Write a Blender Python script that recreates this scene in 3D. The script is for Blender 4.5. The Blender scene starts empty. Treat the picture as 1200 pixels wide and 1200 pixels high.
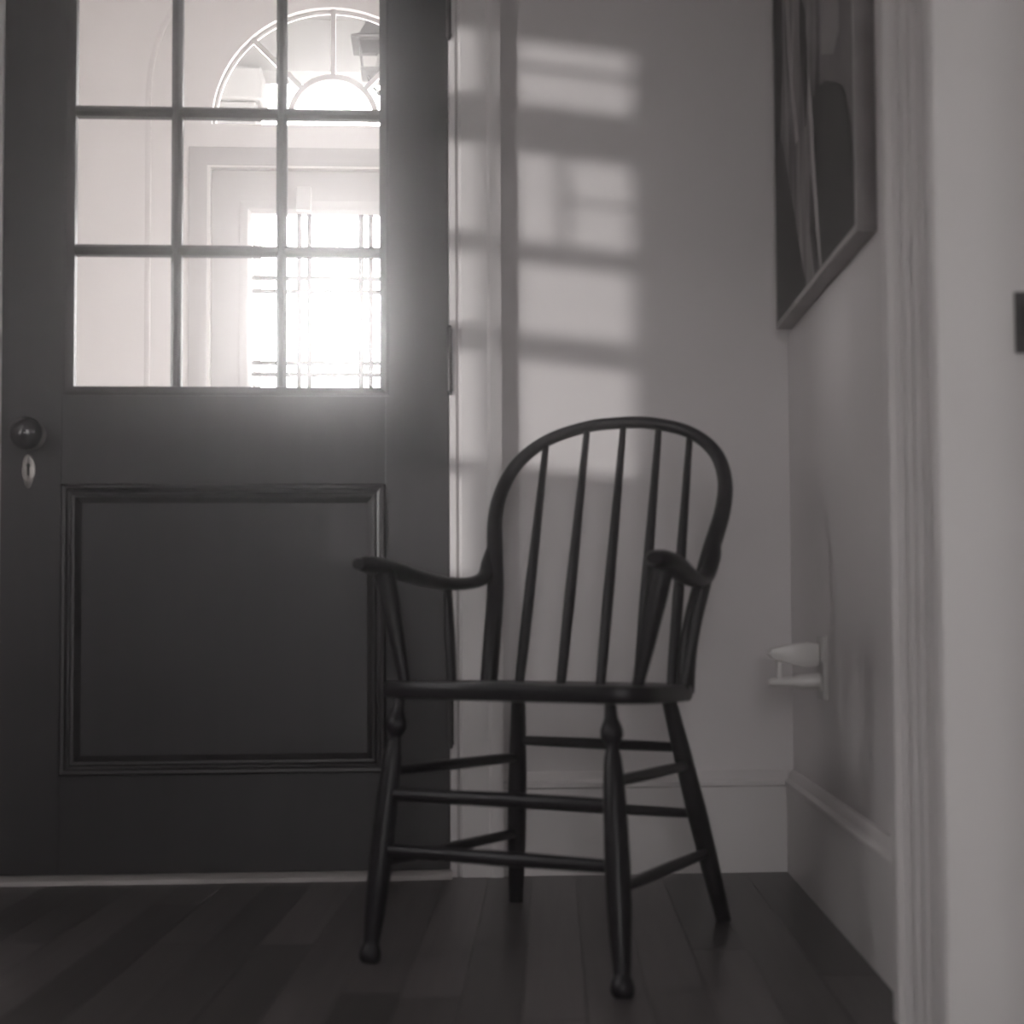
import bpy, bmesh, math, random
from mathutils import Vector, Matrix
random.seed(7)
scene = bpy.context.scene
COL = scene.collection

# ------------------------------------------------------------------ camera
PITCH, YAW, ROLL = 0.046667, 0.058333, 0.005
CAM_POS = Vector((0.0, -3.017, 0.54))
fw = Vector((math.sin(YAW)*math.cos(PITCH), math.cos(YAW)*math.cos(PITCH), math.sin(PITCH)))
rt = Vector((math.cos(YAW), -math.sin(YAW), 0)); up = rt.cross(fw)
Rv = rt*math.cos(ROLL) - up*math.sin(ROLL); Uv = up*math.cos(ROLL) + rt*math.sin(ROLL)
cd = bpy.data.cameras.new('camera'); cam = bpy.data.objects.new('camera', cd); COL.objects.link(cam)
M = Matrix((Rv, Uv, -fw)).transposed().to_4x4(); M.translation = CAM_POS
cam.matrix_world = M
cd.sensor_fit = 'HORIZONTAL'; cd.sensor_width = 36.0; cd.lens = 36.0*1750/1200; cd.shift_y = 29/1200
cd.clip_start = 0.02; cd.clip_end = 200
cd.dof.use_dof = True; cd.dof.focus_distance = 4.8; cd.dof.aperture_fstop = 4.6
scene.camera = cam

# ------------------------------------------------------------------ sky, sun, exposure
SKY = 21.0
SUN = 2.55
HAZE = 0.064
world = bpy.data.worlds.new('overcast_sky'); scene.world = world; world.use_nodes = True
bg = world.node_tree.nodes['Background']
bg.inputs[0].default_value = (1.0, 0.98, 0.98, 1); bg.inputs[1].default_value = SKY
world.cycles.sampling_method = 'MANUAL'; world.cycles.sample_map_resolution = 64
sd = bpy.data.lights.new('sun', 'SUN'); sd.energy = SUN; sd.angle = math.radians(1.0); sd.color = (1.0, 0.985, 0.96)
sun = bpy.data.objects.new('sun', sd); COL.objects.link(sun)
AZ, EL = math.radians(50), math.radians(5)
sdir = Vector((math.sin(AZ)*math.cos(EL), math.cos(AZ)*math.cos(EL), -math.sin(EL)))
sun.rotation_euler = sdir.to_track_quat('-Z', 'Y').to_euler()
sun.location = (-6, -6, 3)
def portal(name, loc, direction, w, h):
    l = bpy.data.lights.new(name, 'AREA'); l.shape = 'RECTANGLE'; l.size = w; l.size_y = h
    l.cycles.is_portal = True
    o = bpy.data.objects.new(name, l); COL.objects.link(o); o.location = loc
    o.rotation_euler = Vector(direction).to_track_quat('-Z', 'Z').to_euler()
    return o
scene.view_settings.view_transform = 'Standard'; scene.view_settings.look = 'None'
scene.view_settings.gamma = 1; scene.view_settings.use_curve_mapping = False
scene.view_settings.exposure = 0.0
scene.cycles.max_bounces = 10; scene.cycles.diffuse_bounces = 5; scene.cycles.transparent_max_bounces = 16
scene.cycles.volume_bounces = 1
scene.cycles.sample_clamp_indirect = 6

# ------------------------------------------------------------------ materials
def new_mat(name):
    m = bpy.data.materials.new(name); m.use_nodes = True
    nt = m.node_tree; b = nt.nodes['Principled BSDF']
    return m, nt, b
def paint(name, col, rough=0.5, var=0.06, scale=6.0, bump=0.0, bscale=60.0, stretch=(1,1,1), metal=0.0, coat=0.0, spec=0.5):
    m, nt, b = new_mat(name)
    tc = nt.nodes.new('ShaderNodeTexCoord'); mp = nt.nodes.new('ShaderNodeMapping')
    mp.inputs['Scale'].default_value = stretch
    nt.links.new(tc.outputs['Object'], mp.inputs['Vector'])
    n = nt.nodes.new('ShaderNodeTexNoise'); n.inputs['Scale'].default_value = scale; n.inputs['Detail'].default_value = 5
    nt.links.new(mp.outputs[0], n.inputs['Vector'])
    r = nt.nodes.new('ShaderNodeValToRGB')
    r.color_ramp.elements[0].position = 0.3; r.color_ramp.elements[1].position = 0.7
    r.color_ramp.elements[0].color = tuple(max(0, c*(1-var)) for c in col) + (1,)
    r.color_ramp.elements[1].color = tuple(min(1, c*(1+var)) for c in col) + (1,)
    nt.links.new(n.outputs['Fac'], r.inputs['Fac']); nt.links.new(r.outputs[0], b.inputs['Base Color'])
    b.inputs['Roughness'].default_value = rough; b.inputs['Metallic'].default_value = metal
    b.inputs['Specular IOR Level'].default_value = spec
    if coat: b.inputs['Coat Weight'].default_value = coat; b.inputs['Coat Roughness'].default_value = 0.15
    if bump:
        n2 = nt.nodes.new('ShaderNodeTexNoise'); n2.inputs['Scale'].default_value = bscale; n2.inputs['Detail'].default_value = 4
        nt.links.new(mp.outputs[0], n2.inputs['Vector'])
        bp = nt.nodes.new('ShaderNodeBump'); bp.inputs['Strength'].default_value = bump; bp.inputs['Distance'].default_value = 0.004
        nt.links.new(n2.outputs['Fac'], bp.inputs['Height']); nt.links.new(bp.outputs[0], b.inputs['Normal'])
    return m
def glass(name, tint=(0.97, 0.965, 0.96)):
    m = bpy.data.materials.new(name); m.use_nodes = True; nt = m.node_tree
    for n in list(nt.nodes): nt.nodes.remove(n)
    out = nt.nodes.new('ShaderNodeOutputMaterial'); mx = nt.nodes.new('ShaderNodeMixShader')
    tr = nt.nodes.new('ShaderNodeBsdfTransparent'); gl = nt.nodes.new('ShaderNodeBsdfGlossy'); fr = nt.nodes.new('ShaderNodeFresnel')
    tr.inputs[0].default_value = tint + (1,); gl.inputs['Roughness'].default_value = 0.02; fr.inputs['IOR'].default_value = 1.13
    nt.links.new(fr.outputs[0], mx.inputs[0]); nt.links.new(tr.outputs[0], mx.inputs[1]); nt.links.new(gl.outputs[0], mx.inputs[2])
    nt.links.new(mx.outputs[0], out.inputs[0]); return m
def wood_floor(name):
    m, nt, b = new_mat(name)
    oi = nt.nodes.new('ShaderNodeObjectInfo'); tc = nt.nodes.new('ShaderNodeTexCoord')
    mp = nt.nodes.new('ShaderNodeMapping'); mp.inputs['Scale'].default_value = (28, 1.6, 28)
    off = nt.nodes.new('ShaderNodeVectorMath'); off.operation = 'SCALE'; off.inputs[0].default_value = (17, 31, 5)
    nt.links.new(oi.outputs['Random'], off.inputs['Scale'])
    nt.links.new(tc.outputs['Object'], mp.inputs['Vector']); nt.links.new(off.outputs[0], mp.inputs['Location'])
    n = nt.nodes.new('ShaderNodeTexNoise'); n.inputs['Scale'].default_value = 2.5; n.inputs['Detail'].default_value = 7
    nt.links.new(mp.outputs[0], n.inputs['Vector'])
    r = nt.nodes.new('ShaderNodeValToRGB')
    r.color_ramp.elements[0].color = (0.030, 0.026, 0.028, 1); r.color_ramp.elements[1].color = (0.10, 0.088, 0.088, 1)
    nt.links.new(n.outputs['Fac'], r.inputs['Fac'])
    mr = nt.nodes.new('ShaderNodeMapRange'); mr.inputs['To Min'].default_value = 0.45; mr.inputs['To Max'].default_value = 1.35
    nt.links.new(oi.outputs['Random'], mr.inputs['Value'])
    vm = nt.nodes.new('ShaderNodeVectorMath'); vm.operation = 'SCALE'
    nt.links.new(r.outputs[0], vm.inputs[0]); nt.links.new(mr.outputs[0], vm.inputs['Scale'])
    nt.links.new(vm.outputs[0], b.inputs['Base Color'])
    b.inputs['Roughness'].default_value = 0.36; b.inputs['Specular IOR Level'].default_value = 0.35
    bp = nt.nodes.new('ShaderNodeBump'); bp.inputs['Strength'].default_value = 0.12; bp.inputs['Distance'].default_value = 0.002
    nt.links.new(n.outputs['Fac'], bp.inputs['Height']); nt.links.new(bp.outputs[0], b.inputs['Normal'])
    return m
MT = {}
MT['wall'] = paint('wall_plaster', (0.55, 0.523, 0.526), 0.75, 0.035, 2.2, 0.06, 90)
MT['trim'] = paint('trim_paint', (0.53, 0.506, 0.506), 0.42, 0.03, 5, 0.03, 30)
MT['jamb'] = paint('lit_trim_paint', (0.62, 0.594, 0.59), 0.5, 0.03, 5, 0.03, 30)  # same trim paint, lighter tone stands in for stronger light on the jamb
MT['ceiling'] = paint('ceiling_plaster', (0.7, 0.68, 0.67), 0.9)
MT['vest'] = paint('vestibule_plaster', (0.82, 0.80, 0.79), 0.8, 0.015, 2)
MT['vtrim'] = paint('vestibule_trim_paint', (0.56, 0.545, 0.54), 0.5, 0.015, 4)
MT['door'] = paint('dark_door_varnish', (0.019, 0.0165, 0.018), 0.42, 0.18, 5, 0.05, 40, (6, 6, 0.6), spec=0.3)
MT['chair'] = paint('black_chair_paint', (0.008, 0.007, 0.0085), 0.33, 0.25, 9, 0.04, 60, (1, 1, 1), spec=0.18)
MT['floor'] = wood_floor('dark_floor_boards')
MT['sub'] = paint('subfloor', (0.012, 0.011, 0.012), 0.9)
MT['sill'] = paint('worn_threshold', (0.30, 0.28, 0.275), 0.5, 0.3, 8, 0.05, 50, (1, 6, 6))
MT['glass'] = glass('clear_pane')
MT['knob'] = paint('dark_knob', (0.02, 0.018, 0.02), 0.22, 0.1, 10)
MT['brass'] = paint('worn_brass', (0.13, 0.12, 0.115), 0.35, 0.3, 40, metal=0.9)
MT['iron'] = paint('hinge_iron', (0.05, 0.045, 0.047), 0.4, 0.2, 30, metal=0.6)
MT['black'] = paint('dark_hole', (0.004, 0.004, 0.004), 0.9)
MT['frame'] = paint('picture_frame_wood', (0.26, 0.245, 0.245), 0.45, 0.15, 12, 0.04, 40)
MT['print_bg'] = paint('print_background', (0.095, 0.088, 0.09), 0.45, 0.45, 3.0, spec=0.12)
MT['print_black'] = paint('print_black', (0.006, 0.005, 0.006), 0.4, 0.3, 5, spec=0.12)
MT['print_fig'] = paint('print_figure', (0.17, 0.158, 0.16), 0.45, 0.75, 9, stretch=(1, 2.2, 0.5), spec=0.12)
MT['print_light'] = paint('print_light', (0.34, 0.32, 0.322), 0.45, 0.35, 9, stretch=(1, 2.2, 0.4), spec=0.12)
MT['print_stroke'] = paint('print_stroke', (0.03, 0.027, 0.028), 0.45, 0.4, 9, spec=0.12)
MT['plastic'] = paint('white_plastic', (0.52, 0.5, 0.49), 0.35, 0.03)
MT['plate'] = paint('outlet_plate', (0.42, 0.40, 0.395), 0.4, 0.03)
MT['lantern'] = paint('lantern_metal', (0.045, 0.044, 0.044), 0.8, 0.1, spec=0.0)
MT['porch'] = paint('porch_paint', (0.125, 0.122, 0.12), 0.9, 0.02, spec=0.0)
MT['ground'] = paint('pale_ground', (0.5, 0.49, 0.48), 0.9, 0.15, 1)
MT['bark'] = paint('bark', (0.06, 0.055, 0.05), 0.9, 0.3, 12)

# ------------------------------------------------------------------ mesh helpers
class MB:
    def __init__(s): s.v = []; s.f = []
    def add(s, vs, fs):
        o = len(s.v); s.v += [tuple(v) for v in vs]; s.f += [tuple(i+o for i in f) for f in fs]; return s
    def box(s, x0, x1, y0, y1, z0, z1):
        return s.add([(x0,y0,z0),(x1,y0,z0),(x1,y1,z0),(x0,y1,z0),(x0,y0,z1),(x1,y0,z1),(x1,y1,z1),(x0,y1,z1)],
                     [(3,2,1,0),(4,5,6,7),(0,1,5,4),(1,2,6,5),(2,3,7,6),(3,0,4,7)])
    def prism(s, poly, fn, a, b):
        """polygon poly [(p,q)] swept from a to b; fn(p,q,t) -> xyz"""
        n = len(poly)
        vs = [fn(p, q, a) for p, q in poly] + [fn(p, q, b) for p, q in poly]
        fs = [tuple(range(n))[::-1], tuple(range(n, 2*n))] + [(i, (i+1) % n, n+(i+1) % n, n+i) for i in range(n)]
        return s.add(vs, fs)
    def mitre(s, poly, fns):
        """polygon swept through rings fns[k](p,q)"""
        n = len(poly); vs = []; fs = []
        for fn in fns: vs += [fn(p, q) for p, q in poly]
        for k in range(len(fns)-1):
            fs += [(k*n+i, k*n+(i+1) % n, (k+1)*n+(i+1) % n, (k+1)*n+i) for i in range(n)]
        fs += [tuple(range(n))[::-1], tuple(range((len(fns)-1)*n, len(fns)*n))]
        return s.add(vs, fs)
    def tube(s, pts, rad, seg=12, wide=None, upv=None, caps=True):
        """round tube along pts; wide = per-point widths (with rad as half height) for a flat oval section"""
        pts = [Vector(p) for p in pts]; n = len(pts)
        if not isinstance(rad, (list, tuple)): rad = [rad]*n
        tang = [(pts[min(i+1, n-1)] - pts[max(i-1, 0)]).normalized() for i in range(n)]
        ref = Vector(upv) if upv else (Vector((0, 0, 1)) if abs(tang[0].z) < 0.8 else Vector((0, 1, 0)))
        nrm = (ref - tang[0]*ref.dot(tang[0])).normalized()
        vs = []; fs = []
        for i in range(n):
            base = ref if upv else nrm
            nrm = (base - tang[i]*base.dot(tang[i])).normalized(); bn = tang[i].cross(nrm)
            w = wide[i] if wide else rad[i]
            for k in range(seg):
                a = 2*math.pi*k/seg
                vs.append(pts[i] + nrm*math.sin(a)*rad[i] + bn*math.cos(a)*w)
        for i in range(n-1):
            for k in range(seg):
                fs.append((i*seg+k, i*seg+(k+1) % seg, (i+1)*seg+(k+1) % seg, (i+1)*seg+k))
        if caps: fs += [tuple(range(seg))[::-1], tuple(range((n-1)*seg, n*seg))]
        return s.add(vs, fs)
    def lathe(s, p0, p1, prof, seg=16):
        p0 = Vector(p0); p1 = Vector(p1)
        return s.tube([p0.lerp(p1, t) for t, r in prof], [r for t, r in prof], seg)
    def build(s, name, mat, parent=None, smooth=35, bevel=0.0):
        me = bpy.data.meshes.new(name); bm = bmesh.new()
        vv = [bm.verts.new(v) for v in s.v]
        for f in s.f:
            try: bm.faces.new([vv[i] for i in f])
            except ValueError: pass
        bmesh.ops.recalc_face_normals(bm, faces=bm.faces)
        if bevel:
            es = [e for e in bm.edges if len(e.link_faces) == 2 and e.calc_face_angle() > 0.6]
            bmesh.ops.bevel(bm, geom=es, offset=bevel, segments=2, profile=0.5, affect='EDGES', clamp_overlap=True)
        bm.to_mesh(me); bm.free()
        if smooth:
            for p in me.polygons: p.use_smooth = True
            me.set_sharp_from_angle(angle=math.radians(smooth))
        me.materials.append(mat)
        o = bpy.data.objects.new(name, me); COL.objects.link(o)
        if parent is not None: o.parent = parent
        return o
def spline(pts, n=6, closed=False):
    P = [Vector(p) for p in pts]; out = []; m = len(P)
    rng = range(m) if closed else range(m-1)
    for i in rng:
        if closed: a, b, c, d = P[(i-1) % m], P[i], P[(i+1) % m], P[(i+2) % m]
        else: a, b, c, d = P[max(i-1, 0)], P[i], P[i+1], P[min(i+2, m-1)]
        for k in range(n):
            t = k/n
            out.append(0.5*((2*b) + (c-a)*t + (2*a-5*b+4*c-d)*t*t + (3*b-a-3*c+d)*t**3))
    if not closed: out.append(P[-1])
    return out
def interp(vals, n=6):
    return [v[0] for v in spline([(x, 0, 0) for x in vals], n)]
def tag(o, label, cat, group=None, kind=None):
    o['label'] = label; o['category'] = cat
    if group: o['group'] = group
    if kind: o['kind'] = kind
    return o
def empty(name, loc=(0, 0, 0), rz=0.0):
    o = bpy.data.objects.new(name, None); COL.objects.link(o); o.location = loc; o.rotation_euler = (0, 0, rz)
    o.empty_display_size = 0.1; return o

# frame of the right-hand wall (the corner is a little under a right angle)
RW_LOC = (0.732, 0.0, 0.0); RW_ROT = math.radians(-4.88)
def on_right(o): o.location = RW_LOC; o.rotation_euler = (0, 0, RW_ROT); return o
rcos, rsin = math.cos(RW_ROT), math.sin(RW_ROT)
def rw_world(x, y): return (RW_LOC[0] + x*rcos - y*rsin, RW_LOC[1] + x*rsin + y*rcos)

# ------------------------------------------------------------------ room shell
CEIL = 2.62; VCEIL = 3.25; VY = 2.40; WY = 0.018; REAR = -4.6; LX = -1.38
DX0, DX1, DTOP = -0.843, 0.049, 1.985     # inner door leaf
m = MB()
m.box(-2.3, DX0-0.03, WY, 0.17, 0, VCEIL); m.box(DX1+0.012, 1.3, WY, 0.17, 0, VCEIL); m.box(DX0-0.03, DX1+0.012, WY, 0.17, DTOP+0.02, VCEIL)
tag(m.build('wall_back', MT['wall'], smooth=0), 'pale grey plaster wall behind the chair with the dark door in it', 'wall', kind='structure')
# left wall with the sunny window
WZ0, WZ1, WYa, WYb = 0.985, 1.935, -1.64, -1.17
WZC = 0.755   # sill of the low casement beside it
m = MB()
m.box(-1.5, LX, REAR, WYa, 0, CEIL); m.box(-1.5, LX, WYb, -0.98, WZ0, CEIL); m.box(-1.5, LX, -0.98, WY, 0, CEIL); m.box(-1.5, LX, WYa, -1.36, 0, WZ0); m.box(-1.5, LX, -1.36, -0.98, 0, WZC); m.box(-1.5, LX, WYa, WYb, WZ1, CEIL)
tag(m.build('wall_left', MT['wall'], smooth=0), 'pale plaster wall on the left with a narrow sunny window', 'wall', kind='structure')
m = MB(); m.box(-1.5, -.32, REAR-0.15, REAR, 0, CEIL); m.box(.18, 1.0, REAR-0.15, REAR, 0, CEIL); m.box(-.32, .18, REAR-0.15, REAR, 0, .5); m.box(-.32, .18, REAR-0.15, REAR, 1.95, CEIL)
tag(m.build('wall_rear', MT['wall'], smooth=0), 'pale plaster wall behind the viewer with an added fill window', 'wall', kind='structure')
# right wall, doorway from y=-1.345 to -2.2
J0, J1, DH = -1.355, -2.20, 2.05
m = MB()
m.box(0.018, 0.16, J0, 0.03, 0, CEIL); m.box(0.018, 0.16, -4.75, J1, 0, CEIL); m.box(0.018, 0.16, J1, J0, DH, CEIL)
tag(on_right(m.build('wall_right', MT['wall'], smooth=0)), 'pale plaster wall on the right where the picture hangs', 'wall', kind='structure')
m = MB(); m.box(-1.5, 1.2, REAR-0.15, WY, CEIL, CEIL+0.1)
tag(m.build('ceiling', MT['ceiling'], smooth=0), 'white plaster ceiling of the hall', 'ceiling', kind='structure')
# side room through the right doorway
SRX = 1.9
m = MB(); m.box(0.16, SRX, -0.75, -0.6, 0, CEIL)
tag(on_right(m.build('wall_side_room_back', MT['wall'], smooth=0)), 'back wall of the side room beyond the right doorway', 'wall', kind='structure')
m = MB(); m.box(SRX, SRX+.15, -4.75, -3.6, 0, CEIL); m.box(SRX, SRX+.15, -3.15, -0.6, 0, CEIL); m.box(SRX, SRX+.15, -3.6, -3.15, 0, 0.9); m.box(SRX, SRX+.15, -3.6, -3.15, 2.0, CEIL)
tag(on_right(m.build('wall_side_room_right', MT['wall'], smooth=0)), 'far right wall of the side room with an added fill window', 'wall', kind='structure')
m = MB(); m.box(0.16, SRX+.15, -4.75, -4.6, 0, CEIL)
tag(on_right(m.build('wall_side_room_near', MT['wall'], smooth=0)), 'near wall of the side room beyond the right doorway', 'wall', kind='structure')
m = MB(); m.box(0.16, SRX+.15, -4.75, -0.6, CEIL, CEIL+.1)
tag(on_right(m.build('ceiling_side_room', MT['ceiling'], smooth=0)), 'white ceiling of the side room beyond the right doorway', 'ceiling', kind='structure')
m = MB(); m.box(0.0, SRX+.15, -4.75, -0.6, -0.1, -0.002)
tag(on_right(m.build('floor_side_room', MT['sub'], smooth=0)), 'dark floor of the side room beyond the right doorway', 'floor', kind='structure')
def plain_window(name, label, fn, a0, a1, z0, z1, nb=1, nz=1, th=0.05, place=None):
    """window frame with bars: fn(a, d, z) -> xyz, a along the wall and d its depth"""
    root = empty(name); tag(root, label, 'window', kind='structure')
    if place: place(root)
    def bar(nm, p0, p1, q0, q1, d0, d1):
        b = MB(); b.add([fn(p0,d0,q0),fn(p1,d0,q0),fn(p1,d1,q0),fn(p0,d1,q0),fn(p0,d0,q1),fn(p1,d0,q1),fn(p1,d1,q1),fn(p0,d1,q1)],
                        [(3,2,1,0),(4,5,6,7),(0,1,5,4),(1,2,6,5),(2,3,7,6),(3,0,4,7)])
        return b.build(nm, MT['trim'], root, smooth=0)
    bar('frame_stile', a0, a0+th, z0, z1, 0, .05); bar('frame_stile', a1-th, a1, z0, z1, 0, .05)
    bar('frame_rail', a0+th, a1-th, z0, z0+th, 0, .05); bar('frame_rail', a0+th, a1-th, z1-th, z1, 0, .05)
    for i in range(nb): c = a0 + (a1-a0)*(i+1)/(nb+1); bar('mullion', c-.02, c+.02, z0+th, z1-th, .005, .04)
    for i in range(nz): c = z0 + (z1-z0)*(i+1)/(nz+1); bar('muntin', a0+th, a1-th, c-.015, c+.015, .008, .037)
    g = MB(); g.add([fn(a0,.02,z0),fn(a1,.02,z0),fn(a1,.02,z1),fn(a0,.02,z1)], [(0,1,2,3)]); g.build('pane', MT['glass'], root, smooth=0)
    return root
plain_window('window_fill_side', 'added side-room window that brightens the right jamb', lambda a, d, z: (SRX+.05+d, a, z), -3.6, -3.15, 0.9, 2.0, 0, 1, place=on_right)  # unseen window added to light the right jamb

plain_window('window_fill_rear', 'added tall window behind the viewer that fills the hall with light', lambda a, d, z: (a, REAR-.10+d, z), -.32, .18, .5, 1.95, 0, 1, .03)  # unseen window added as frontal fill for back wall and jamb
portal('rear_fill_portal', (-.07, REAR-.16, 1.225), (0, 1, 0), .50, 1.45)
# narrow sunny window in the left wall: two columns, four rows
w1 = empty('window_1', (-1.5, 0, 0)); tag(w1, 'narrow white window of small panes in the left wall letting the sun in', 'window', kind='structure')
def wbar(nm, y0, y1, z0, z1, x0=0.0, x1=0.022):
    return MB().box(x0, x1, y0, y1, z0, z1).build(nm, MT['trim'], w1, smooth=0)
wbar('frame_stile', WYa, -1.600, WZ0, WZ1, 0, .05); wbar('frame_stile', -1.20, WYb, WZ0, WZ1, 0, .05)
wbar('frame_rail', -1.600, -1.20, WZ0, 1.017, 0, .03); wbar('frame_rail', -1.600, -1.20, 1.905, WZ1, 0, .03)
wbar('mullion', -1.3825, -1.3605, 1.017, 1.905)
ROWS = [(1.238, 1.296, 'sash_bar'), (1.440, 1.486, 'meeting_rail'), (1.668, 1.772, 'transom_bar')]
for z0, z1, nm in ROWS:
    wbar(nm, -1.600, -1.3825, z0, z1, .001, .02); wbar(nm, -1.3605, -1.20, z0, z1, .001, .02)
wbar('glazing_bar', -1.480, -1.470, 1.486, 1.668, .004, .014); wbar('glazing_bar', -1.600, -1.480, 1.575, 1.584, .004, .014)
wbar('glazing_bar', -1.600, -1.3825, 1.845, 1.857, .004, .014)
zz = [1.017] + [z for r in ROWS for z in r[:2]] + [1.905]
for (a, b) in ((-1.600, -1.3825), (-1.3605, -1.20)):
    for k in range(4):
        MB().add([(.010, a, zz[2*k]), (.010, b, zz[2*k]), (.010, b, zz[2*k+1]), (.010, a, zz[2*k+1])], [(0, 1, 2, 3)]).build('pane', MT['glass'], w1, smooth=0)
wbar('frame_stile', -1.36, -1.337, WZC, WZ0, 0, .03); wbar('frame_stile', -1.02, -.98, WZC, WZ0, 0, .03)
wbar('frame_rail', -1.337, -1.02, WZC, WZC+.03, 0, .03); wbar('frame_rail', -1.20, -1.02, WZ0-.02, WZ0, 0, .03)
MB().add([(.010, -1.337, WZC+.03), (.010, -1.02, WZC+.03), (.010, -1.02, WZ0), (.010, -1.337, WZ0)], [(0, 1, 2, 3)]).build('pane', MT['glass'], w1, smooth=0)
MB().box(.02, .16, -1.36, -.95, WZC-.03, WZC).build('window_sill', MT['trim'], w1, smooth=0, bevel=.004)
MB().box(.02, .16, WYa-.03, -1.362, WZ0-.03, WZ0).build('window_sill', MT['trim'], w1, smooth=0, bevel=.004)
portal('window_portal', (-1.51, -1.31, (WZC+WZ1)/2), (1, 0, 0), .66, WZ1-WZC)
px_, py_ = rw_world(SRX+.16, -3.375)
portal('side_fill_portal', (px_, py_, 1.45), (-rcos, -rsin, 0), .45, 1.1)

# ------------------------------------------------------------------ floor boards
def clip(poly, nx, ny, d):
    out = []
    for i in range(len(poly)):
        a, b = poly[i], poly[(i+1) % len(poly)]
        da, db = nx*a[0]+ny*a[1]-d, nx*b[0]+ny*b[1]-d
        if da <= 0: out.append(a)
        if (da < 0 < db) or (db < 0 < da):
            t = da/(da-db); out.append((a[0]+(b[0]-a[0])*t, a[1]+(b[1]-a[1])*t))
    return out
m = MB(); m.box(-1.5, 1.1, REAR-.1, 0.10, -0.12, -0.02)
floor = tag(m.build('floor', MT['sub'], smooth=0), 'dark stained wooden floor of narrow boards running away from the viewer', 'floor', kind='structure')
pw = 0.086; ca, sa = math.cos(RW_ROT), math.sin(RW_ROT)
for i in range(-29, 3):
    x0, x1 = i*pw + .0004, (i+1)*pw - .0004
    y = 0.35 - random.random()*1.5; ends = [0.35]
    while y > -4.8:
        if y < 0.1: ends.append(y)
        y -= 1.1 + random.random()*1.2
    ends.append(-5.0)
    for k in range(len(ends)-1):
        ya, yb = ends[k]-.0007, ends[k+1]+.0007
        poly = [rw_world(x0, yb), rw_world(x1, yb), rw_world(x1, ya), rw_world(x0, ya)]
        poly = clip(poly, 0, 1, 0.015); poly = clip(poly, 0, -1, 4.6); poly = clip(poly, -1, 0, -LX); 
        poly = clip(poly, ca, sa, RW_LOC[0]*ca + 0.016)
        if len(poly) < 3: continue
        cx = sum(p[0] for p in poly)/len(poly); cy = sum(p[1] for p in poly)/len(poly)
        # board stored in its own frame so the grain runs along it
        loc = [((p[0]-cx)*ca + (p[1]-cy)*sa, -(p[0]-cx)*sa + (p[1]-cy)*ca) for p in poly]
        o = MB().prism(loc, lambda p, q, t: (p, q, t), -0.02, 0.0).build('plank', MT['floor'], floor, smooth=0)
        o.location = (cx, cy, 0); o.rotation_euler = (0, 0, RW_ROT)
# threshold board under the door
prof = [(-0.030, 0.0), (-0.026, 0.008), (-0.012, 0.014), (0.1, 0.014), (0.1, 0.0)]
m = MB().prism(prof, lambda p, q, t: (t, p, q), DX0-.03, DX1+.004)
tag(m.build('trim_4', MT['sill'], smooth=30), 'worn pale wooden threshold strip under the dark door', 'threshold', kind='structure')

# ------------------------------------------------------------------ casings, baseboards
# door casing: profile (x offset outward from the door edge, y)
cprof = [(0.0, WY), (0.0, 0.004), (0.003, 0.0), (0.014, -0.002), (0.020, 0.004), (0.026, -0.006), (0.078, -0.009), (0.084, -0.013), (0.100, -0.015), (0.107, -0.013), (0.108, WY)]
cz = DTOP+.012
fns = [lambda p, q: (DX1+p, q, 0.0), lambda p, q: (DX1+p, q, cz+p), lambda p, q: (DX0-p, q, cz+p), lambda p, q: (DX0-p, q, 0.0)]
m = MB().mitre(cprof, fns)
tag(m.build('trim_1', MT['trim'], smooth=25), 'white moulded casing around the dark glazed door', 'door casing', kind='structure')
# jamb lining of the inner door (vestibule side)
m = MB(); m.box(DX1+.003, DX1+.012, WY, .17, 0, cz); m.box(DX0-.03, DX0-.003, WY, .17, 0, cz); m.box(DX0-.03, DX1+.012, WY, .17, DTOP+.004, cz+.01)
tag(m.build('trim_5', MT['trim'], smooth=0), 'white jamb lining behind the dark glazed door', 'door jamb', kind='structure')
bprof = [(WY, 0.0), (0.0, 0.0), (0.0, 0.172), (-0.004, 0.176), (-0.004, 0.184), (0.004, 0.190), (0.008, 0.200), (0.013, 0.205), (WY, 0.205)]
m = MB().prism(bprof, lambda p, q, t: (t, p, q), DX1+.108, RW_LOC[0] + .004)
tag(m.build('baseboard_back', MT['trim'], smooth=25), 'tall white baseboard with moulded cap behind the chair', 'baseboard', kind='structure')
m = MB().prism(bprof, lambda p, q, t: (p, t, q), 0.0, -1.075)
tag(on_right(m.build('baseboard_right', MT['trim'], smooth=25)), 'tall white baseboard with moulded cap under the picture', 'baseboard', kind='structure')
# fluted casing of the right doorway: profile (x into wall, y along)
def fluted():
    a0, a1 = -1.075, -1.345
    P = [(0.018, a0), (-0.026, a0), (-0.031, a0-.006), (-0.032, a0-.040), (-0.024, a0-.052)]
    a = a0-.060
    for k in range(4):
        P += [(-0.024, a), (-0.0175, a-.010), (-0.016, a-.019), (-0.0175, a-.028), (-0.024, a-.038)]
        a -= .046
    P += [(-0.024, a1+.020), (-0.030, a1+.016), (-0.032, a1+.006), (-0.028, a1), (0.018, a1)]
    return P
m = MB().prism(fluted(), lambda p, q, t: (p, q, t), 0.0, 2.2)
tag(on_right(m.build('trim_2', MT['trim'], smooth=25)), 'white fluted casing of the doorway at the right edge', 'door casing', kind='structure')
m = MB(); m.box(-0.030, 0.165, J0-.002, -1.345, 0, DH); m.box(0.095, 0.135, J0-.014, J0-.002, 0, DH-.02)
jamb = tag(on_right(m.build('trim_3', MT['jamb'], smooth=0, bevel=.002)), 'broad pale jamb facing the viewer at the right edge with a dark strike plate', 'door jamb', kind='structure')
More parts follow.
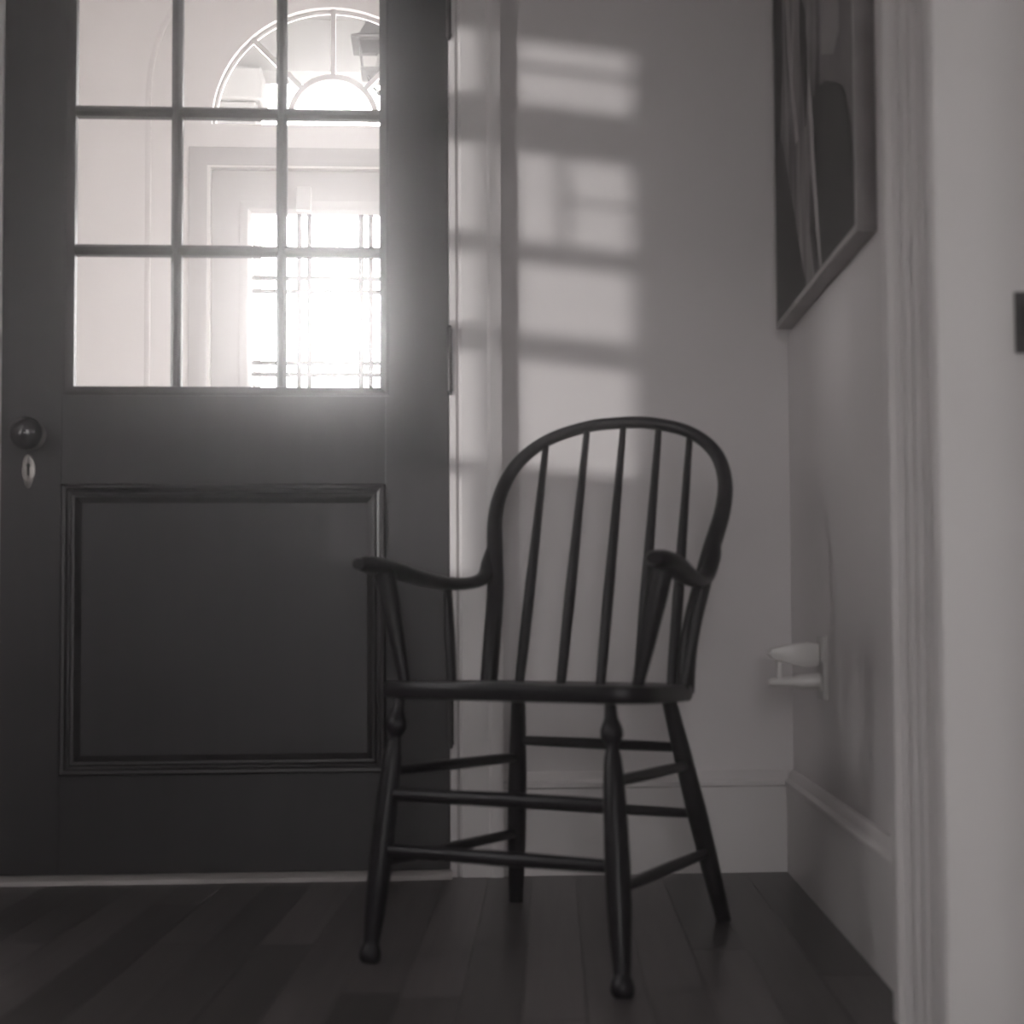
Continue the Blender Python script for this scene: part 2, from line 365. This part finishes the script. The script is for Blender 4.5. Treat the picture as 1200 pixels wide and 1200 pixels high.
m = MB(); m.box(-0.030, 0.165, J1, J1+.01, 0, DH); m.box(-0.030, 0.165, J1, J0, DH-.01, DH)
tag(on_right(m.build('trim_6', MT['jamb'], smooth=0)), 'pale near jamb and head of the right doorway', 'door jamb', kind='structure')
sp = MB().box(0.058, 0.088, J0-.0045, J0-.002, 0.826, 0.897).build('strike_plate', MT['iron'], jamb, smooth=0, bevel=.001)
sp['label'] = 'dark iron strike plate'
MB().box(0.066, 0.080, J0-.0052, J0-.0044, 0.845, 0.880).build('latch_hole', MT['black'], sp, smooth=0)

# ------------------------------------------------------------------ the dark inner door
door = empty('door_1', (0, 0, 0)); tag(door, 'dark varnished door with nine glass panes above a single moulded panel', 'door', kind='structure')
DB = 0.045  # back face
GX0, GX1, GZ0, GZ1 = -0.703, -0.091, 0.986, 1.822
MX = [-0.501, -0.290]; MZ = [(1.254, 1.274), (1.538, 1.558)]; mw = 0.0105
PX0, PX1, PZ0, PZ1 = -0.723, -0.079, 0.210, 0.789
dm = MT['door']
MB().box(DX0, GX0-.020, 0, DB, .016, DTOP).build('stile', dm, door, smooth=0, bevel=.0015)
MB().box(GX1+.012, DX1, 0, DB, .016, DTOP).build('stile', dm, door, smooth=0, bevel=.0015)
MB().box(GX0-.020, GX1+.012, 0, DB, .016, PZ0).build('bottom_rail', dm, door, smooth=0)
MB().box(GX0-.020, GX1+.012, 0, DB, PZ1, GZ0-.006).build('lock_rail', dm, door, smooth=0)
MB().box(GX0-.020, GX1+.012, 0, DB, GZ1+.006, DTOP).build('top_rail', dm, door, smooth=0)
MB().box(PX0, PX1, .014, .032, PZ0, PZ1).build('panel', dm, door, smooth=0)
# raised panel moulding, four mitred lengths
mp = [(0.0, 0.014), (0.0, -0.006), (0.004, -0.010), (0.010, -0.009), (0.013, -0.002), (0.018, 0.0), (0.022, -0.004), (0.027, -0.003), (0.034, 0.009), (0.038, 0.014)]
def mould(nm, pr, x0, x1, z0, z1, parent):
    c = [(x0, z0, 1, 1), (x1, z0, -1, 1), (x1, z1, -1, -1), (x0, z1, 1, -1)]
    for k in range(4):
        A, B = c[k], c[(k+1) % 4]
        MB().mitre(pr, [lambda p, q, A=A: (A[0]+A[2]*p, q, A[1]+A[3]*p), lambda p, q, B=B: (B[0]+B[2]*p, q, B[1]+B[3]*p)]).build(nm, dm, parent, smooth=25)
mould('panel_moulding', mp, PX0, PX1, PZ0, PZ1, door)
gmp = [(-0.020, 0.03), (-0.020, -0.004), (-0.014, -0.006), (-0.008, -0.002), (0.0, 0.008), (0.0, 0.03)]
mould('glazing_moulding', gmp, GX0, GX1, GZ0, GZ1, door)
mpz = lambda w: [(-w-.002, .03), (-w-.002, .010), (-w*.45, .002), (w*.45, .002), (w+.002, .010), (w+.002, .03)]
for x in MX:
    MB().prism([(x+p, q) for p, q in mpz(mw-.002)], lambda p, q, t: (p, q, t), GZ0, GZ1).build('muntin', dm, door, smooth=25)
xs = [GX0] + [v for x in MX for v in (x-mw+.004, x+mw-.004)] + [GX1]
for z0, z1 in MZ:
    zc = (z0+z1)/2
    for k in range(3):
        MB().prism([(zc+p, q+.0006) for p, q in mpz(mw-.002)], lambda p, q, t: (t, q, p), xs[2*k], xs[2*k+1]).build('muntin', dm, door, smooth=25)
zs = [GZ0, MZ[0][0], MZ[0][1], MZ[1][0], MZ[1][1], GZ1]; cols = [GX0, MX[0], MX[0], MX[1], MX[1], GX1]
for r in range(3):
    for c in range(3):
        x0, x1, z0, z1 = cols[2*c], cols[2*c+1], zs[2*r], zs[2*r+1]
        MB().add([(x0, .026, z0-.008), (x1, .026, z0-.008), (x1, .026, z1+.008), (x0, .026, z1+.008)], [(0, 1, 2, 3)]).build('pane', MT['glass'], door, smooth=0)
# knob and keyhole plate
kx, kz = -0.784, 0.886
kn = MB().lathe((kx, 0, kz), (kx, -.062, kz), [(0, .012), (.35, .011), (.45, .018), (.52, .027), (.62, .0325), (.74, .033), (.86, .028), (.95, .018), (1, .006)], 24).build('knob', MT['knob'], door)
kn['label'] = 'round dark door knob'
MB().lathe((kx, .001, kz), (kx, -.008, kz), [(0, .030), (.5, .030), (.8, .024), (1, .016)], 24).build('rosette', MT['brass'], kn)
pts = []
for k in range(28):
    a = 2*math.pi*k/28; zz_ = math.sin(a)*.034
    pts.append((kx-.004 + math.cos(a)*(.0135 - .003*(zz_ < -.012)), .814+zz_))
es = MB().prism(pts, lambda p, q, t: (p, t, q), 0.001, -.003).build('escutcheon', MT['brass'], door, smooth=30, bevel=.0006)
es['label'] = 'worn brass keyhole plate'
MB().prism([(kx-.004+dx, .818+dz) for dx, dz in ((-.002, -.013), (.002, -.013), (.0022, .003), (.0042, .007), (.003, .011), (-.003, .011), (-.0042, .007), (-.0022, .003))],
           lambda p, q, t: (p, t, q), -.0029, -.0036).build('keyhole', MT['black'], es, smooth=0)
for z0, z1 in ((0.262, 0.392), (0.975, 1.106), (1.706, 1.836)):
    h = MB().tube([(DX1+.002, -.004, z0+.006), (DX1+.002, -.004, z1-.006)], .0055, 12).build('hinge', MT['iron'], door)
    for zt, s_ in ((z0+.006, -1), (z1-.006, 1)):
        MB().lathe((DX1+.002, -.004, zt), (DX1+.002, -.004, zt+s_*.012), [(0, .0062), (.3, .0062), (.45, .0035), (.7, .0045), (1, .0015)], 12).build('finial', MT['iron'], h)

# ------------------------------------------------------------------ vestibule and front wall
XC, ZF, RF = -0.333, 2.302, 0.440
FG = (-0.629, -0.022, 1.05, 1.983)   # front door glass x0 x1 z0 z1
LF = (-0.775, 0.124, 0.02, 2.14)     # front door leaf
def arch_wall(mb, cx, z, r, x0, x1, z0, z1, y0, y1, n=40, zs_=None):
    """wall x0..x1, z0..z1 with a half-round hole of radius r sitting on height z"""
    mb.box(x0, cx-r, y0, y1, z0, z1); mb.box(cx+r, x1, y0, y1, z0, z1)
    if z > z0: mb.box(cx-r, cx+r, y0, y1, z0, z)
    for k in range(n):
        a0, a1 = math.pi*k/n, math.pi*(k+1)/n
        p = [(cx+r*math.cos(a0), z+r*math.sin(a0)), (cx+r*math.cos(a1), z+r*math.sin(a1))]
        q = [(p[1][0], z1), (p[0][0], z1)]
        mb.prism(p+q, lambda u, v, t: (u, t, v), y0, y1)
    return mb
m = MB()
arch_wall(m, XC, ZF, RF, -2.3, 1.3, LF[3]+.002, VCEIL, VY, VY+.05)
m.box(-2.3, LF[0]-.002, VY, VY+.16, 0, LF[3]+.002); m.box(LF[1]+.002, 1.3, VY, VY+.16, 0, LF[3]+.002)
m.box(LF[0]-.002, LF[0]+.012, VY+.08, VY+.16, 0, LF[3]+.002); m.box(LF[1]-.012, LF[1]+.002, VY+.08, VY+.16, 0, LF[3]+.002); m.box(LF[0]+.012, LF[1]-.012, VY+.08, VY+.16, LF[3]-.012, LF[3]+.002)
tag(m.build('wall_front', MT['vest'], smooth=0), 'bright white wall seen through the door panes, with a fanlight', 'wall', kind='structure')
# shallow arched moulding standing around door and fanlight
RA, ZA = 0.655, 2.40
pr = [(0.0, 0.0), (0.0, -.003), (0.004, -.005), (0.012, -.004), (0.022, 0.0)]
fns = [lambda p, q: (XC-RA-p, VY+q, 0.0)]
for k in range(33):
    a = math.pi - math.pi*k/32
    fns.append(lambda p, q, a=a: (XC+(RA+p)*math.cos(a), VY+q, ZA+(RA+p)*math.sin(a)))
fns.append(lambda p, q: (XC+RA+p, VY+q, 0.0))
tag(MB().mitre(pr, fns).build('trim_7', MT['vest'], smooth=25), 'faint white arched moulding around the front door and fanlight', 'moulding', kind='structure')
m = MB(); m.box(-2.3, -2.15, .17, .6, 0, VCEIL); m.box(-2.3, -2.15, 1.5, VY, 0, VCEIL); m.box(-2.3, -2.15, .6, 1.5, 0, .8); m.box(-2.3, -2.15, .6, 1.5, 1.75, VCEIL)
tag(m.build('wall_vestibule_left', MT['vest'], smooth=0), 'white left wall of the vestibule beyond the dark door', 'wall', kind='structure')
m = MB(); m.box(1.15, 1.3, .17, .6, 0, VCEIL); m.box(1.15, 1.3, 1.35, VY, 0, VCEIL); m.box(1.15, 1.3, .6, 1.35, 0, 1.1); m.box(1.15, 1.3, .6, 1.35, 2.6, VCEIL)
tag(m.build('wall_vestibule_right', MT['vest'], smooth=0), 'white right wall of the vestibule with an added tall fill window', 'wall', kind='structure')
plain_window('window_fill_vest_left', 'added low window in the left vestibule wall that brightens it', lambda a, d, z: (-2.2-d, a, z), .6, 1.5, .8, 1.75, 0, 1)  # unseen window added to brighten the vestibule from the left
plain_window('window_fill_vest_right', 'added tall window in the right vestibule wall that brightens it', lambda a, d, z: (1.2+d, a, z), .6, 1.35, 1.1, 2.6, 0, 1)  # unseen window added to brighten the vestibule from the right
portal('vestibule_portal', (1.31, .975, 1.85), (-1, 0, 0), .75, 1.5)
portal('vestibule_portal', (-2.31, 1.05, 1.275), (1, 0, 0), .9, .95)
m = MB(); m.box(-2.3, 1.3, .17, VY+.16, VCEIL, VCEIL+.1)
tag(m.build('ceiling_vestibule', MT['vest'], smooth=0), 'white ceiling of the bright vestibule', 'ceiling', kind='structure')
m = MB(); m.box(-2.3, 1.3, .10, VY+.16, -.1, 0.0)
tag(m.build('floor_vestibule', paint('vestibule_floor', (.35, .33, .32), .5, .1, 6), smooth=0), 'pale floor of the vestibule beyond the dark door', 'floor', kind='structure')
# fanlight
fan = empty('window_4', (XC, VY+.04, ZF)); tag(fan, 'half-round fanlight with spoke bars above the bright front door', 'window', kind='structure')
vt = MT['vtrim']; vb = paint('grey_bar_paint', (.15, .146, .144), .5, .03, 5)
pf = [(0, 0), (0, -.012), (.008, -.014), (.014, -.010), (.014, 0)]
MB().mitre(pf, [lambda p, q, a=math.pi*k/40: ((RF-p)*math.cos(a), q, (RF-p)*math.sin(a)) for k in range(41)]).build('arch_frame', vt, fan, smooth=25)
MB().mitre([(0, 0), (0, -.02), (.02, -.02), (.02, 0)], [lambda p, q, a=math.pi*k/28: ((.148+p)*math.cos(a), q, (.148+p)*math.sin(a)+.030) for k in range(29)]).build('inner_arch', vt, fan, smooth=25)
for d in (45, 90, 135):
    a = math.radians(d); c, s_ = math.cos(a), math.sin(a)
    MB().prism([(-.009, 0), (-.009, -.02), (.009, -.02), (.009, 0)], lambda p, q, t: (t*c - p*s_, q, t*s_ + p*c + .030), .166, RF-.012 if d == 90 else RF-.022).build('spoke_bar', vt, fan, smooth=0)
MB().add([(RF*math.cos(math.pi*k/40), -.008, RF*math.sin(math.pi*k/40)) for k in range(41)], [tuple(range(41))]).build('pane', MT['glass'], fan, smooth=0)
# front door
fd = empty('door_2', (0, VY+.03, 0)); tag(fd, 'white front door with a bright gridded window, seen through the panes', 'door', kind='structure')
MB().box(LF[0], FG[0]-.045, 0, .045, .02, LF[3]).build('stile', vt, fd, smooth=0); MB().box(FG[1]+.045, LF[1], 0, .045, .02, LF[3]).build('stile', vt, fd, smooth=0)
MB().box(FG[0]-.045, FG[1]+.045, 0, .045, .02, FG[2]-.045).build('bottom_rail', vt, fd, smooth=0); MB().box(FG[0]-.045, FG[1]+.045, 0, .045, FG[3]+.045, LF[3]).build('top_rail', vt, fd, smooth=0)
def vmould(nm, pr, x0, x1, z0, z1, parent, mat):
    c = [(x0, z0, 1, 1), (x1, z0, -1, 1), (x1, z1, -1, -1), (x0, z1, 1, -1)]
    for k in range(4):
        A, B = c[k], c[(k+1) % 4]
        MB().mitre(pr, [lambda p, q, A=A: (A[0]+A[2]*p, q, A[1]+A[3]*p), lambda p, q, B=B: (B[0]+B[2]*p, q, B[1]+B[3]*p)]).build(nm, mat, parent, smooth=25)
vmould('sash_moulding', [(0, .045), (0, -.004), (.010, -.006), (.030, -.002), (.045, .010), (.045, .045)], FG[0]-.045, FG[1]+.045, FG[2]-.045, FG[3]+.045, fd, vt)
vx = [-.458, -.421, -.232, -.196]; hz = [1.746, 1.697, 1.433, 1.391, 1.16, 1.12]
for x, w in zip(vx, (.008, .008, .009, .008)): MB().box(x-w, x+w, .010, .030, FG[2], FG[3]).build('muntin', vb, fd, smooth=0)
for z in hz: MB().box(FG[0], FG[1], .0105, .0295, z-.007, z+.007).build('muntin', vb, fd, smooth=0)
ex = [FG[0]] + [v for x in vx for v in (x, x)] + [FG[1]]; ez = [FG[2]] + [v for z in sorted(hz) for v in (z, z)] + [FG[3]]
for i in range(0, len(ex), 2):
    for k in range(0, len(ez), 2):
        MB().add([(ex[i], .02, ez[k]), (ex[i+1], .02, ez[k]), (ex[i+1], .02, ez[k+1]), (ex[i], .02, ez[k+1])], [(0, 1, 2, 3)]).build('pane', MT['glass'], fd, smooth=0)
MB().box(-.466, -.412, -.030, 0, 1.988, 2.075).build('top_bracket', vt, fd, smooth=0, bevel=.004)
vmould_pr = [(0, 0), (0, -.005), (.006, -.007), (.05, -.006), (.062, -.003), (.066, 0)]
c = [lambda p, q: (LF[0]-.078+p, VY+q, 0.0), lambda p, q: (LF[0]-.078+p, VY+q, 2.216-p), lambda p, q: (LF[1]+.078-p, VY+q, 2.216-p), lambda p, q: (LF[1]+.078-p, VY+q, 0.0)]
tag(MB().mitre(vmould_pr, c).build('trim_8', vt, smooth=25), 'white flat casing around the bright front door', 'door casing', kind='structure')

# ------------------------------------------------------------------ porch outside
m = MB(); m.box(-2.6, 2.0, VY+.16, 6.0, -.16, -.01)
tag(m.build('floor_porch', MT['ground'], smooth=0), 'pale porch floor outside the front door', 'floor', kind='structure')
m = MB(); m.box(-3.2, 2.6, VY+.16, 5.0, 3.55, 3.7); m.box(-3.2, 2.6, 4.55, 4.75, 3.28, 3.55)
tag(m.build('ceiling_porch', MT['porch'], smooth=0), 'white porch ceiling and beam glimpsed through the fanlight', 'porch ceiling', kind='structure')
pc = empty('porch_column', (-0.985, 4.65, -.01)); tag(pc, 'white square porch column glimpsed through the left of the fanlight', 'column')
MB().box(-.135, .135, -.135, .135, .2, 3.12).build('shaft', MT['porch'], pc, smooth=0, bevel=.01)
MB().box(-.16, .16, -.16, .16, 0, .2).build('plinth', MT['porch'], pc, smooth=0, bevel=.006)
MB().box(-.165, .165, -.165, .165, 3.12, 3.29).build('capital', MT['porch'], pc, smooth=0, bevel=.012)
# hanging porch lantern
la = empty('porch_lantern', (-0.205, 3.7, 2.86)); tag(la, 'grey hanging porch lantern seen through the right of the fanlight', 'lantern')
lm = MT['lantern']
def ring4(r, z): return [(-r, -r, z), (r, -r, z), (r, r, z), (-r, r, z)]
def frustum(rz):
    vs = []; fs = []
    for r, z in rz: vs += ring4(r, z)
    for k in range(len(rz)-1):
        for i in range(4): fs.append((k*4+i, k*4+(i+1) % 4, k*4+4+(i+1) % 4, k*4+4+i))
    fs += [(3, 2, 1, 0), tuple(len(vs)-4+i for i in range(4))]
    return MB().add(vs, fs)
frustum([(.118, .232), (.122, .240), (.085, .262), (.062, .31), (.050, .345), (.030, .375), (.026, .40)]).build('roof_cap', lm, la, smooth=20)
frustum([(.072, .094), (.080, .100), (.080, .108), (.072, .112)]).build('base_plate', lm, la, smooth=20)
for sx in (-1, 1):
    for sy in (-1, 1):
        MB().tube([(sx*.070, sy*.070, .11), (sx*.086, sy*.086, .235)], .006, 6).build('corner_post', lm, la)
frustum([(.066, .112), (.080, .232)]).build('lamp_glass', MT['glass'], la, smooth=0)
MB().lathe((0, 0, .112), (0, 0, .20), [(0, .014), (.5, .014), (.55, .010), (.9, .008), (1, .002)], 10).build('candle', MT['porch'], la)
for sx in (-1, 1): MB().tube([(sx*.05, 0, .096), (sx*.036, 0, .05), (0, 0, .02)], .006, 6).build('bottom_scroll', lm, la)
MB().lathe((0, 0, .03), (0, 0, 0), [(0, .008), (.4, .014), (1, .002)], 10).build('bottom_finial', lm, la)
MB().tube([(0, 0, .40), (0, 0, .69)], .006, 8).build('hanging_rod', lm, la)
# ground outside
m = MB().box(-40, 40, -40, 40, -.3, -.17)
tag(m.build('ground', MT['ground'], smooth=0), 'pale ground outside the house', 'ground', kind='structure')

m = MB(); m.box(-4.2, -4.0, -2.85, 0.2, -.17, 2.0); m.box(-4.24, -3.96, -2.89, 0.24, 2.0, 2.06)  # unseen wall added to dim sky light reaching the right wall
tag(m.build('wall_sky_blocker', paint('sky_blocker_render', (.3, .29, .28), .9, .15, 3), smooth=0), 'added low wall outside that cuts sky light through the left window', 'sky blocker', kind='structure')

# ------------------------------------------------------------------ framed picture on the right wall
pic = empty('framed_picture'); on_right(pic); tag(pic, 'large dark picture of a pale draped figure, hung on the right wall', 'picture')
F0, F1, FZ0, FZ1 = -0.035, -0.838, 1.101, 1.95
MB().box(-.0135, .018, F1, F0, FZ0, FZ0+.012).build('frame_rail', MT['frame'], pic, smooth=0, bevel=.001)
MB().box(-.0135, .018, F1, F0, FZ1-.012, FZ1).build('frame_rail', MT['frame'], pic, smooth=0, bevel=.001)
MB().box(-.0135, .018, F1, F1+.010, FZ0+.012, FZ1-.012).build('frame_stile', MT['frame'], pic, smooth=0, bevel=.001)
MB().box(-.0135, .018, F0-.010, F0, FZ0+.012, FZ1-.012).build('frame_stile', MT['frame'], pic, smooth=0, bevel=.001)
pb = MB().box(-.0115, .012, F1+.010, F0-.010, FZ0+.012, FZ1-.012).build('print', MT['print_bg'], pic, smooth=0)
def shape(nm, pts, mat, x, parent=pb):
    return MB().prism(pts, lambda p, q, t: (t, p, q), x-.0015, x-.0019).build(nm, mat, parent, smooth=0)
Z0 = FZ0+.0125; Z1 = FZ1-.0125
shape('print_dark_ground', [(-.046, Z0), (-.046, Z1), (-.50, Z1), (-.53, 1.6), (-.56, Z0)], MT['print_black'], -.010)
shape('print_figure', [(-.15, Z1), (-.46, Z1), (-.525, 1.637), (-.535, 1.498), (-.500, 1.418), (-.484, 1.345), (-.515, 1.258), (-.552, 1.116), (-.39, 1.116), (-.371, 1.14), (-.284, 1.255), (-.16, 1.43), (-.118, 1.47), (-.154, 1.616)], MT['print_fig'], -.0104)
shape('print_black_block', [(-.49, 1.423), (-.53, 1.425), (-.60, 1.415), (-.70, 1.375), (-.758, 1.345), (-.800, 1.282), (-.815, 1.184), (-.826, Z0), (-.555, Z0), (-.522, 1.245), (-.497, 1.35)], MT['print_black'], -.0112)
shape('print_highlight', [(-.45, 1.48), (-.475, 1.40), (-.50, 1.27), (-.545, 1.116), (-.525, 1.116), (-.478, 1.27), (-.44, 1.42)], MT['print_light'], -.0110)
shape('print_stroke', [(-.37, 1.66), (-.42, 1.60), (-.43, 1.48), (-.405, 1.40), (-.38, 1.50), (-.36, 1.58)], MT['print_stroke'], -.0110)
shape('print_stroke', [(-.45, 1.30), (-.485, 1.22), (-.525, 1.116), (-.48, 1.116), (-.44, 1.20)], MT['print_stroke'], -.0116)
shape('print_highlight', [(-.20, 1.75), (-.22, 1.60), (-.30, 1.40), (-.33, 1.40), (-.26, 1.60), (-.24, 1.75)], MT['print_light'], -.0110)
shape('print_highlight', [(-.56, 1.75), (-.70, 1.72), (-.73, 1.45), (-.68, 1.43), (-.57, 1.47)], paint('print_mid', (.18, .168, .17), .45, .3, 4), -.0110)

# ------------------------------------------------------------------ outlet with plug
ou = empty('wall_outlet'); on_right(ou); tag(ou, 'white electrical outlet plate low on the right wall near the corner', 'outlet')
MB().box(.010, .018, -.380, -.310, .370, .485).build('plate', MT['plate'], ou, smooth=0, bevel=.002)
for zc in (.400, .452):
    MB().box(.0085, .0102, -.362, -.328, zc-.015, zc+.015).build('socket', MT['plastic'], ou, smooth=0, bevel=.0005)
pg = empty('plug_adapter'); on_right(pg); tag(pg, 'small white plug sticking out of the outlet near the corner', 'plug')
MB().prism([(.0085, .432), (-.020, .427), (-.045, .433), (-.075, .442), (-.084, .450), (-.080, .462), (-.055, .468), (-.015, .474), (.0085, .470)], lambda p, q, t: (p, t, q), -.332, -.358).build('plug_body', MT['plastic'], pg, smooth=30, bevel=.004)
MB().lathe((.0085, -.345, .403), (-.082, -.345, .400), [(0, .014), (.4, .014), (.5, .010), (.9, .008), (1, .006)], 12).build('plug_stem', MT['plastic'], pg)
MB().box(-.068, -.058, -.350, -.340, .405, .440).build('plug_link', MT['plastic'], pg, smooth=0, bevel=.001)

# ------------------------------------------------------------------ the chair
ch = empty('windsor_armchair', (0.214, -0.593, 0.0), math.radians(-30))
tag(ch, 'black bow-back wooden armchair with spindles standing before the door', 'chair')
cm = MT['chair']
def C(s, f, z): return (s, -f, z)
ZT, ZB = 0.4155, 0.3885
half = [(0, .214), (.11, .212), (.190, .203), (.226, .168), (.224, .08), (.212, -.02), (.192, -.11), (.150, -.175), (.08, -.203)]
outl = half + [(0, -.208)] + [(-s, f) for s, f in half[:0:-1]]
ring = [(p.x, p.y) for p in spline([(s, f, 0) for s, f in outl], 5, True)]
n = len(ring); vs = []; fs = []
levels = [(.90, ZB), (.985, ZB+.002), (1.0, ZB+.008), (1.0, ZT-.008), (.988, ZT-.001), (.95, ZT+.001), (.80, ZT-.003), (.5, ZT-.007), (.2, ZT-.008)]
for sc, z in levels:
    for s, f in ring: vs.append(C(s*sc, f*sc, z + .042*f*sc + (0.004*max(0, 1-abs(s)/.08)*max(0, f)/.2 if z > ZT-.02 and sc < .99 else 0)))
for k in range(len(levels)-1):
    for i in range(n): fs.append((k*n+i, k*n+(i+1) % n, (k+1)*n+(i+1) % n, (k+1)*n+i))
fs += [tuple(range(n))[::-1], tuple(range((len(levels)-1)*n, len(levels)*n))]
MB().add(vs, fs).build('seat', cm, ch, smooth=40)
# legs
LEG = {}
fprof = [(0, .0085), (.06, .0095), (.075, .0125), (.10, .0165), (.125, .0165), (.14, .0130), (.155, .0095), (.175, .0100), (.20, .0125), (.26, .0150), (.36, .0170), (.55, .0185), (.70, .0180), (.84, .0150), (.915, .0125), (.93, .0118), (.945, .0150), (.965, .0172), (.985, .0165), (1, .0120)]
bprof_ = [(0, .0115), (.08, .0130), (.25, .0152), (.5, .0172), (.7, .0165), (.9, .0142), (1, .0130)]
for sgn in (-1, 1):
    t, b = (C(.170, .182, ZB+.012), C(.225, .275, 0.0)) if sgn > 0 else (C(-.186, .186, ZB+.012), C(-.201, .252, 0.0))
    LEG['f', sgn] = (Vector(t), Vector(b)); MB().lathe(t, b, fprof, 18).build('leg', cm, ch, smooth=50)
    t, b = C(sgn*.139-.006, -.150, ZB+.004), C(sgn*.199-.012, -.268, 0.0)
    LEG['b', sgn] = (Vector(t), Vector(b)); MB().lathe(t, b, bprof_, 18).build('leg', cm, ch, smooth=50)
def at_leg(k, z): t, b = LEG[k]; return t.lerp(b, (t.z-z)/(t.z-b.z))
sprof = [(0, .0085), (.15, .0094), (.5, .0104), (.85, .0094), (1, .0085)]
for k0, z0, k1, z1 in ((('f', -1), .251, ('f', 1), .254), (('f', -1), .167, ('f', 1), .171), (('b', -1), .303, ('b', 1), .302), (('b', -1), .186, ('b', 1), .188),
                       (('f', -1), .286, ('b', -1), .272), (('f', 1), .287, ('b', 1), .270), (('f', -1), .148, ('b', -1), .131), (('f', 1), .142, ('b', 1), .120)):
    MB().lathe(at_leg(k0, z0), at_leg(k1, z1), [(t, r*(1.12 if k0[0] == k1[0] == 'f' else 0.92)) for t, r in sprof], 12).build('stretcher', cm, ch, smooth=50)
# bent hoop of the back
hr = [(.176, -.118, ZT-.018), (.177, -.135, .48), (.186, -.165, .56), (.199, -.190, .635), (.211, -.215, .70), (.208, -.238, .755), (.184, -.258, .806), (.132, -.272, .845), (.058, -.279, .866)]
hl = [(-s-.012, f, z) for s, f, z in hr]
hp = hr + [(-.006, -.280, .870)] + hl[::-1]
rr = [.0155, .0155, .0152, .0148, .0140, .0130, .0120, .0112, .0110, .0110]; rr = rr + rr[-2::-1]
MB().tube([C(*p) for p in spline(hp, 6)], interp(rr, 6), 14).build('back_hoop', cm, ch, smooth=60)
# back spindles
for sb, st, zt in ((-.143, -.146, .838), (-.070, -.066, .862), (.003, .006, .868), (.075, .074, .864), (.140, .134, .842)):
    fb = -.168 + .02*(abs(sb)/.143)**2; ft = -.2715 - (.006 if abs(st) < .1 else 0)
    MB().lathe(C(sb, fb, ZT-.018), C(st, ft, zt), [(0, .0082), (.12, .0093), (.35, .0099), (.6, .0084), (.85, .0068), (1, .0060)], 10).build('spindle', cm, ch, smooth=60)
# arms
for sgn in (-1, 1):
    o_ = -.006
    ap = [(.252, .192, .609), (.249, .165, .608), (.245, .11, .603), (.236, .03, .589), (.225, -.05, .580), (.214, -.115, .582), (.209, -.158, .594), (.212, -.180, .622), (.212, -.197, .660)]
    pts = spline([C(sgn*s+o_, f, z) for s, f, z in ap], 5)
    hts = interp([.0095, .0140, .0145, .0130, .0116, .0110, .0120, .0120, .0060], 5)
    wid = interp([.0130, .0235, .0255, .0225, .0180, .0150, .0145, .0130, .0070], 5)
    MB().tube(pts, hts, 14, wide=wid, upv=(0, 0.25, 1)).build('arm', cm, ch, smooth=60)
    MB().lathe(C(sgn*.196, .148, ZT-.010), C(sgn*.241+o_, .132, .600), [(0, .0085), (.15, .0095), (.45, .0135), (.75, .0165), (1, .0175)], 14).build('arm_post', cm, ch, smooth=60)
    MB().lathe(C(sgn*.200, -.010 - (.035 if sgn > 0 else 0), ZT-.014), C(sgn*.228+o_, -.055 - (.03 if sgn > 0 else 0), .580), [(0, .0075), (.3, .0088), (.6, .0088), (1, .0072)], 12).build('arm_spindle', cm, ch, smooth=60)

# ------------------------------------------------------------------ added haze volume imitating lens glow round the bright door
if HAZE > 0:
    hm = bpy.data.materials.new('glow_haze'); hm.use_nodes = True; nt = hm.node_tree
    for nd in list(nt.nodes): nt.nodes.remove(nd)
    out = nt.nodes.new('ShaderNodeOutputMaterial'); vsn = nt.nodes.new('ShaderNodeVolumeScatter')
    vsn.inputs['Density'].default_value = HAZE; vsn.inputs['Anisotropy'].default_value = 0.958
    nt.links.new(vsn.outputs[0], out.inputs['Volume'])
    ra, rb = rw_world(.09, .12), rw_world(.09, -4.8)
    hz_ = MB().prism([(-1.44, .10), (ra[0], .10), (rb[0] + (ra[0]-rb[0])*.02, -4.68), (-1.44, -4.68)], lambda p, q, t: (p, q, t), -.06, CEIL+.05).build('glow_haze', hm, smooth=0)
    tag(hz_, 'added thin haze imitating lens glow around the bright door', 'haze', kind='stuff')
